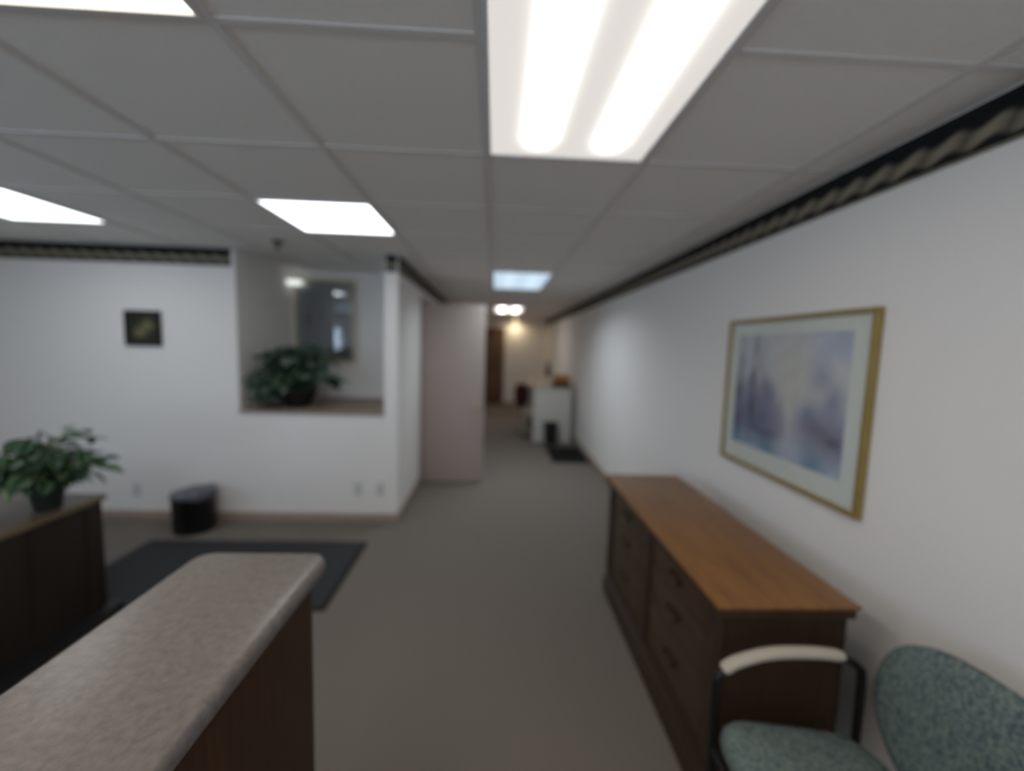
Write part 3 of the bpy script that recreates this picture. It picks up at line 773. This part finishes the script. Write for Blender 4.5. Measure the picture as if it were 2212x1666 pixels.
# small dark plaque on the back wall
def flowers(u, v):
    c = (0.032, 0.036, 0.026)
    for cu, cv, r in ((0.66, 0.68, 0.16), (0.56, 0.58, 0.12), (0.36, 0.38, 0.18), (0.30, 0.30, 0.10), (0.75, 0.55, 0.12), (0.50, 0.34, 0.12)):
        c = mixc(c, (0.24, 0.22, 0.10), 0.75 * blob(u, v, cu, cv, r, r) * (0.75 + 0.25 * math.sin(u * 40) * math.sin(v * 37)))
    return c
pq = thing('framed_picture', 'small square dark framed picture of pale yellow flowers on the back wall', 'picture', (-2.970, YB, 1.529))
hw = 0.148; ph_ = 0.297; fw = 0.034
for nm, dims in (('frame_rail', (-hw, hw, -0.022, -0.002, 0, fw)), ('frame_rail', (-hw, hw, -0.022, -0.002, ph_ - fw, ph_)),
                 ('frame_stile', (-hw, -hw + fw, -0.022, -0.002, fw, ph_ - fw)), ('frame_stile', (hw - fw, hw, -0.022, -0.002, fw, ph_ - fw))):
    boxobj(nm, dims, 'desk_wood', pq, bevel=0.005)
boxobj('backing', (-hw + fw, hw - fw, -0.008, -0.002, fw, ph_ - fw), 'desk_wood', pq)
ink_sheet('print', pq, 1, 1, 30, 30, flowers, lambda u, v: (-hw + fw + u * 2 * (hw - fw), -0.0085, fw + v * (ph_ - 2 * fw)))

# outlet plates low on the back wall
for x, z, lab in ((-3.10, 0.275, 'white outlet plate low on the back wall, left of the waste bin'),
                  (-1.19, 0.312, 'white outlet plate below the niche, further from the hall corner'),
                  (-1.00, 0.314, 'white outlet plate below the niche, next to the hall corner')):
    t = thing('outlet_plate', lab, 'outlet', (x, YB, z), 0, 'outlet plates on the back wall')
    boxobj('plate', (-0.036, 0.036, -0.006, 0, -0.058, 0.058), 'white_plastic', t, bevel=0.003)
    for dz in (-0.021, 0.021):
        bm = new(); lathe(bm, [(0.001, 0), (0.015, 0), (0.015, 0.003), (0.001, 0.003)], 14)
        bmesh.ops.rotate(bm, verts=bm.verts[:], matrix=Matrix.Rotation(PI / 2, 3, 'X')); bmesh.ops.translate(bm, verts=bm.verts[:], vec=(0, -0.006, dz))
        s_ = obj('socket', bm, 'white_plastic', t)
        for dx in (-0.006, 0.006):
            boxobj('slot', (dx - 0.001, dx + 0.001, -0.0096, -0.0088, dz - 0.004, dz + 0.005), 'black', s_)

# ================================================================== CREDENZA
cd = thing('credenza', 'brown wooden credenza with drawers against the right wall', 'credenza', (0.99, 1.944, 0))
hy = 0.702; CZ = 0.797
fx = 0.775 - 0.99; bx = 1.205 - 0.99      # body front and back in local x
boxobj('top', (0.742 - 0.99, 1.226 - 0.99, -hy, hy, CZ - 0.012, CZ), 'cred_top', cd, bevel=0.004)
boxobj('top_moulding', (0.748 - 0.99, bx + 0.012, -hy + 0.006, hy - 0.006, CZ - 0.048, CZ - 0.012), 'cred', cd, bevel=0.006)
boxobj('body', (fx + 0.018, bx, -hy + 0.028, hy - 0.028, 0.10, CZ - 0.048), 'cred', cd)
bm = new(); y0, y1 = -hy + 0.024, hy - 0.024
box(bm, fx - 0.014, bx, y0 - 0.006, y1 + 0.006, 0.0, 0.105, bevel=0.003)
o = obj('plinth', bm, 'cred', cd, smooth=True, angle=40)
boxobj('base_moulding', (fx - 0.008, bx, y0, y1, 0.105, 0.135), 'cred', cd, bevel=0.008)
boxobj('base_moulding', (fx + 0.002, bx, y0 + 0.002, y1 - 0.002, 0.135, 0.175), 'cred', cd, bevel=0.005)
for yc, w in ((-hy + 0.060, 0.032), (0.0, 0.034), (hy - 0.060, 0.032)):
    boxobj('pilaster', (fx - 0.004, fx + 0.018, yc - w, yc + w, 0.175, CZ - 0.048), 'cred', cd, bevel=0.006)
for yc in (-0.320, 0.320):
    # recessed field with a raised moulding and three drawers
    bm = new(); a, b, z0_, z1_, w = yc - 0.283, yc + 0.283, 0.180, CZ - 0.052, 0.020
    box(bm, fx + 0.002, fx + 0.018, a, a + w, z0_, z1_); box(bm, fx + 0.002, fx + 0.018, b - w, b, z0_, z1_)
    box(bm, fx + 0.002, fx + 0.018, a + w, b - w, z0_, z0_ + w); box(bm, fx + 0.002, fx + 0.018, a + w, b - w, z1_ - w, z1_)
    obj('field_moulding', bm, 'cred', cd)
    for z0_, z1_ in ((0.204, 0.418), (0.424, 0.604), (0.610, 0.722)):
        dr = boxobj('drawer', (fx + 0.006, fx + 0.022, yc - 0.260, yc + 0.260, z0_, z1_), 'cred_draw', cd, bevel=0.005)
        zc = (z0_ + z1_) / 2 + 0.01
        bm = new()
        for s_ in (-1, 1):
            tube(bm, [(fx + 0.007, yc + s_ * 0.042, zc), (fx - 0.012, yc + s_ * 0.042, zc)], 0.006, 8)
        tube(bm, smooth_path([(fx - 0.010, yc - 0.042, zc), (fx - 0.014, yc - 0.036, zc - 0.022), (fx - 0.015, yc, zc - 0.030), (fx - 0.014, yc + 0.036, zc - 0.022), (fx - 0.010, yc + 0.042, zc)], 5), 0.0035, 6)
        box(bm, fx + 0.003, fx + 0.007, yc - 0.058, yc + 0.058, zc - 0.016, zc + 0.018, bevel=0.0015)
        o = obj('bail_pull', bm, 'brass', dr, smooth=True, angle=40)

# ================================================================== GUEST CHAIR
ch = thing('armchair', 'green tweed armchair with black tube frame and cream arm pads', 'chair', (0.93, 0.875, 0))
HW = 0.285
for s_ in (1, -1):
    y = s_ * HW
    ctrl = [(-0.215, y, 0.012), (-0.222, y, 0.30), (-0.226, y, 0.58), (-0.216, y, 0.632), (-0.165, y, 0.668), (-0.06, y, 0.692),
            (0.07, y, 0.694), (0.17, y, 0.684), (0.222, y, 0.655), (0.238, y, 0.60), (0.245, y, 0.30), (0.275, y, 0.012)]
    bm = new(); tube(bm, smooth_path(ctrl, 6), 0.0125, 10); obj('side_frame', bm, 'black_metal', ch, smooth=True, angle=50)
    pts = smooth_path([(-0.208, y, 0.648), (-0.160, y, 0.676), (-0.06, y, 0.701), (0.07, y, 0.703), (0.168, y, 0.692)], 6)
    n = len(pts); bm = new(); tube(bm, pts, 0.02, 12, radii=[0.0165 * (0.75 if i in (0, n - 1) else 1) for i in range(n)])
    for v in bm.verts: v.co.y = y + (v.co.y - y) * 1.25
    o = obj('arm_pad', bm, 'cream', ch, smooth=True, angle=60); o['label'] = 'cream arm pad'
    for x, nm in ((-0.215, 'foot'), (0.275, 'foot')):
        bm = new(); lathe(bm, [(0.001, 0), (0.016, 0), (0.016, 0.02), (0.001, 0.02)], 12, (x, y, 0)); obj(nm, bm, 'black', ch)
for x, z in ((-0.15, 0.385), (0.16, 0.345)):
    bm = new(); tube(bm, [(x - 0.072 if x < 0 else x + 0.085, -HW, z), (x - 0.072 if x < 0 else x + 0.085, HW, z)], 0.011, 8); obj('crossbar', bm, 'black_metal', ch, smooth=True, angle=50)

def cushion(name, w, h, t, outline, material, parent, mtx, n=26):
    """pillowy upholstered pad: outline(a) -> radius factor (superellipse), local x = width, y = height, thickness along z"""
    bm = new(); rings = []; lv = [(-1.0, 0.0), (-1.0, 0.55), (-0.96, 0.85), (-0.75, 0.965), (-0.3, 1.0), (0.3, 1.0), (0.72, 0.965), (0.95, 0.86), (1.06, 0.60), (1.12, 0.25), (1.13, 0.0)]
    for z, k_ in lv[1:-1]:
        ring = []
        for i in range(n * 2):
            a = PI * i / n; x, y = outline(a)
            ring.append(bm.verts.new((x * w * 0.5 * k_, y * h * 0.5 * k_, z * t * 0.5)))
        rings.append(ring)
    for a, b in zip(rings, rings[1:]):
        for i in range(n * 2):
            j = (i + 1) % (n * 2); bm.faces.new((a[i], a[j], b[j], b[i]))
    for ring, z in ((rings[0], lv[0][0]), (rings[-1], lv[-1][0])):
        c = bm.verts.new((0, 0, z * t * 0.5))
        for i in range(n * 2): bm.faces.new((ring[i], ring[(i + 1) % (n * 2)], c))
    bm.transform(mtx)
    return obj(name, bm, material, parent, smooth=True)
def superell(p):
    def f(a):
        c, s_ = math.cos(a), math.sin(a)
        return (math.copysign(abs(c) ** (2 / p), c), math.copysign(abs(s_) ** (2 / p), s_))
    return f
def shield(a):
    c, s_ = math.cos(a), math.sin(a)
    x = math.copysign(abs(c) ** (2 / 2.7), c); y = math.copysign(abs(s_) ** (2 / 2.5), s_)
    if y < 0: x *= 1 - 0.23 * (-y) ** 1.4
    return (x, y)
# seat: width along y, depth along x, slightly lower at the rear
mt = Matrix.Translation((-0.012, 0, 0.448)) @ Matrix.Rotation(math.radians(8), 4, 'Y')
o = cushion('seat', 0.475, 0.545, 0.09, superell(6), 'tweed', ch, mt); o['label'] = 'green tweed seat'
# back: width along y, height along z, facing -x and leaning back
mt = Matrix.Translation((0.292, 0, 0.615)) @ Matrix.Rotation(math.radians(10), 4, 'Y') @ Matrix(((0, 0, -1, 0), (1, 0, 0, 0), (0, 1, 0, 0), (0, 0, 0, 1)))
o = cushion('backrest', 0.575, 0.43, 0.06, shield, 'tweed', ch, mt); o['label'] = 'rounded green tweed backrest'
for y in (-0.16, 0.16):
    bm = new(); tube(bm, smooth_path([(0.245, y, 0.345), (0.290, y, 0.40), (0.318, y, 0.50), (0.332, y, 0.60)], 5), 0.011, 8); obj('back_support', bm, 'black_metal', ch, smooth=True, angle=50)

# ================================================================== FAR HALL
FX0, FX1, FY0, FY1, FZ = 0.672, 1.325, 6.96, 8.76, 0.94
fc = thing('work_counter', 'pale grey work counter along the hall wall, papers on top', 'counter', ((FX0 + FX1) / 2, (FY0 + FY1) / 2, 0))
w, d = (FX1 - FX0) / 2, (FY1 - FY0) / 2
boxobj('end_panel', (-w + 0.002, w, -d + 0.01, -d + 0.04, 0.0, FZ - 0.03), 'file_grey', fc, bevel=0.003)
boxobj('top', (-w - 0.012, w, -d, d, FZ - 0.03, FZ), 'file_top', fc, bevel=0.004)
boxobj('back_panel', (w - 0.03, w, -d + 0.04, d - 0.62, 0.0, FZ - 0.03), 'file_grey', fc)
boxobj('body', (-w + 0.016, w, d - 0.62, d - 0.01, 0.06, FZ - 0.03), 'file_grey', fc, bevel=0.003)
boxobj('plinth', (-w + 0.05, w - 0.03, d - 0.58, d - 0.04, 0, 0.06), 'black', fc)
boxobj('drawer_box', (-w + 0.03, w - 0.03, -d + 0.04, d - 0.62, FZ - 0.14, FZ - 0.03), 'file_grey', fc)
for z0_, z1_ in ((0.07, 0.48), (0.485, FZ - 0.04)):
    dr = boxobj('drawer', (-w, -w + 0.016, d - 0.615, d - 0.015, z0_, z1_), 'file_grey', fc, bevel=0.003)
    bm = new(); zz = z1_ - 0.08; yy = d - 0.315
    tube(bm, [(-w, yy - 0.06, zz), (-w - 0.022, yy - 0.06, zz), (-w - 0.022, yy + 0.06, zz), (-w, yy + 0.06, zz)], 0.004, 6); obj('handle', bm, 'black_metal', dr, smooth=True, angle=40)

t = thing('paper_stack', 'tall stack of cream papers on the front left of the grey hall counter', 'papers', (0.83, 7.20, FZ))
for i in range(6):
    b_ = new(); box(b_, -0.15, 0.15, -0.15, 0.15, 0, 0.024, bevel=0.002)
    o = obj('paper_bundle', b_, 'paper', t); o.location = (random.uniform(-0.02, 0.02), random.uniform(-0.02, 0.02), i * 0.025); o.rotation_euler = (0, 0, random.uniform(-0.15, 0.15))
t = thing('paper_stack', 'low spread of cream papers further back on the grey hall counter', 'papers', (0.86, 7.85, FZ))
for i in range(4):
    b_ = new(); box(b_, -0.12, 0.12, -0.16, 0.16, 0, 0.05, bevel=0.002)
    o = obj('paper_bundle', b_, 'paper', t); o.location = (random.uniform(-0.03, 0.03), random.uniform(-0.03, 0.03), i * 0.051); o.rotation_euler = (0, 0, random.uniform(-0.2, 0.2))
# flat black box with an orange-brown bundle on it
t = thing('file_box', 'flat black box at the wall end of the grey hall counter', 'box', (1.16, 7.15, FZ))
boxobj('box_body', (-0.14, 0.14, -0.15, 0.15, 0, 0.060), 'black', t, bevel=0.003)
boxobj('lid', (-0.143, 0.143, -0.153, 0.153, 0.060, 0.085), 'black', t, bevel=0.003)
t = thing('folder_bundle', 'orange brown folders heaped on the flat black box', 'folders', (1.16, 7.15, FZ + 0.0855))
for i in range(4):
    b_ = new(); box(b_, -0.115, 0.115, -0.13, 0.13, 0, 0.028, bevel=0.002)
    o = obj('folder', b_, 'orange', t); o.location = (0, 0, i * 0.029); o.rotation_euler = (0, 0, (i % 2 - 0.5) * 0.12)
t = thing('vase', 'slim dark vase standing at the back of the grey hall counter', 'vase', (1.06, 8.20, FZ))
bm = new(); lathe(bm, [(0.001, 0), (0.045, 0), (0.062, 0.10), (0.055, 0.20), (0.028, 0.29), (0.024, 0.36), (0.036, 0.40), (0.030, 0.40), (0.018, 0.36), (0.001, 0.30)], 20); obj('vase_body', bm, 'vase', t, smooth=True, angle=60)

t = thing('wastebasket', 'small black wastebasket in front of the grey hall counter', 'waste bin', (0.955, 6.80, 0))
bm = new()
for (a, b, z0_, z1_) in ((0.095, 0.075, 0.0, 0.0),):
    rings = []
    for w_, d_, z in ((0.092, 0.072, 0), (0.112, 0.088, 0.36), (0.118, 0.094, 0.362), (0.118, 0.094, 0.375), (0.106, 0.082, 0.375), (0.088, 0.068, 0.012)):
        rings.append([bm.verts.new((sx_ * w_, sy_ * d_, z)) for sx_, sy_ in ((-1, -1), (1, -1), (1, 1), (-1, 1))])
    for p, q in zip(rings, rings[1:]):
        for i in range(4): bm.faces.new((p[i], p[(i + 1) % 4], q[(i + 1) % 4], q[i]))
    bm.faces.new(rings[0]); bm.faces.new(rings[-1])
obj('basket_body', bm, 'black', t)
t = thing('rubber_mat', 'black rubber mat on the hall carpet before the grey counter', 'floor mat', (1.115, 6.16, 0))
boxobj('mat_field', (-0.245, 0.245, -0.44, 0.44, 0, 0.012), 'mat_black', t, bevel=0.004)
bm = new(); w, d, e = 0.27, 0.465, 0.024
box(bm, -w, w, -d, -d + e, 0.0005, 0.006); box(bm, -w, w, d - e, d, 0.0005, 0.006); box(bm, -w, -w + e, -d + e, d - e, 0.0005, 0.006); box(bm, w - e, w, -d + e, d - e, 0.0005, 0.006)
obj('rubber_border', bm, 'mat_edge', t)

# task chair standing at the cabinet
t = thing('office_chair', 'maroon office chair with tan seat pushed up to the grey hall counter', 'chair', (0.68, 7.58, 0), -PI / 2 + 0.55)
for i in range(5):
    a = 2 * PI * i / 5 + 0.3; c, s_ = math.cos(a), math.sin(a)
    bm = new(); tube(bm, [(0.02 * c, 0.02 * s_, 0.11), (0.24 * c, 0.24 * s_, 0.075)], 0.018, 8, radii=[0.022, 0.014]); lg = obj('base_arm', bm, 'tan', t, smooth=True, angle=50)
    bm = new(); tube(bm, [(0.24 * c - 0.02 * s_, 0.24 * s_ + 0.02 * c, 0.03), (0.24 * c + 0.02 * s_, 0.24 * s_ - 0.02 * c, 0.03)], 0.03, 12); obj('caster', bm, 'black', lg, smooth=True, angle=50)
bm = new(); tube(bm, [(0, 0, 0.09), (0, 0, 0.38)], 0.022, 10); obj('gas_column', bm, 'black_metal', t, smooth=True, angle=50)
cushion('seat', 0.44, 0.44, 0.09, superell(3.5), 'tan', t, Matrix.Translation((0, 0, 0.41)), 14)
mt = Matrix.Translation((-0.02, -0.20, 0.74)) @ Matrix.Rotation(math.radians(90), 4, 'X')
cushion('backrest', 0.40, 0.42, 0.07, superell(3.0), 'maroon', t, mt, 14)
bm = new(); tube(bm, smooth_path([(0, -0.05, 0.37), (0, -0.22, 0.40), (0, -0.25, 0.55), (0, -0.245, 0.72)], 5), 0.014, 8); obj('back_bar', bm, 'black_metal', t, smooth=True, angle=50)
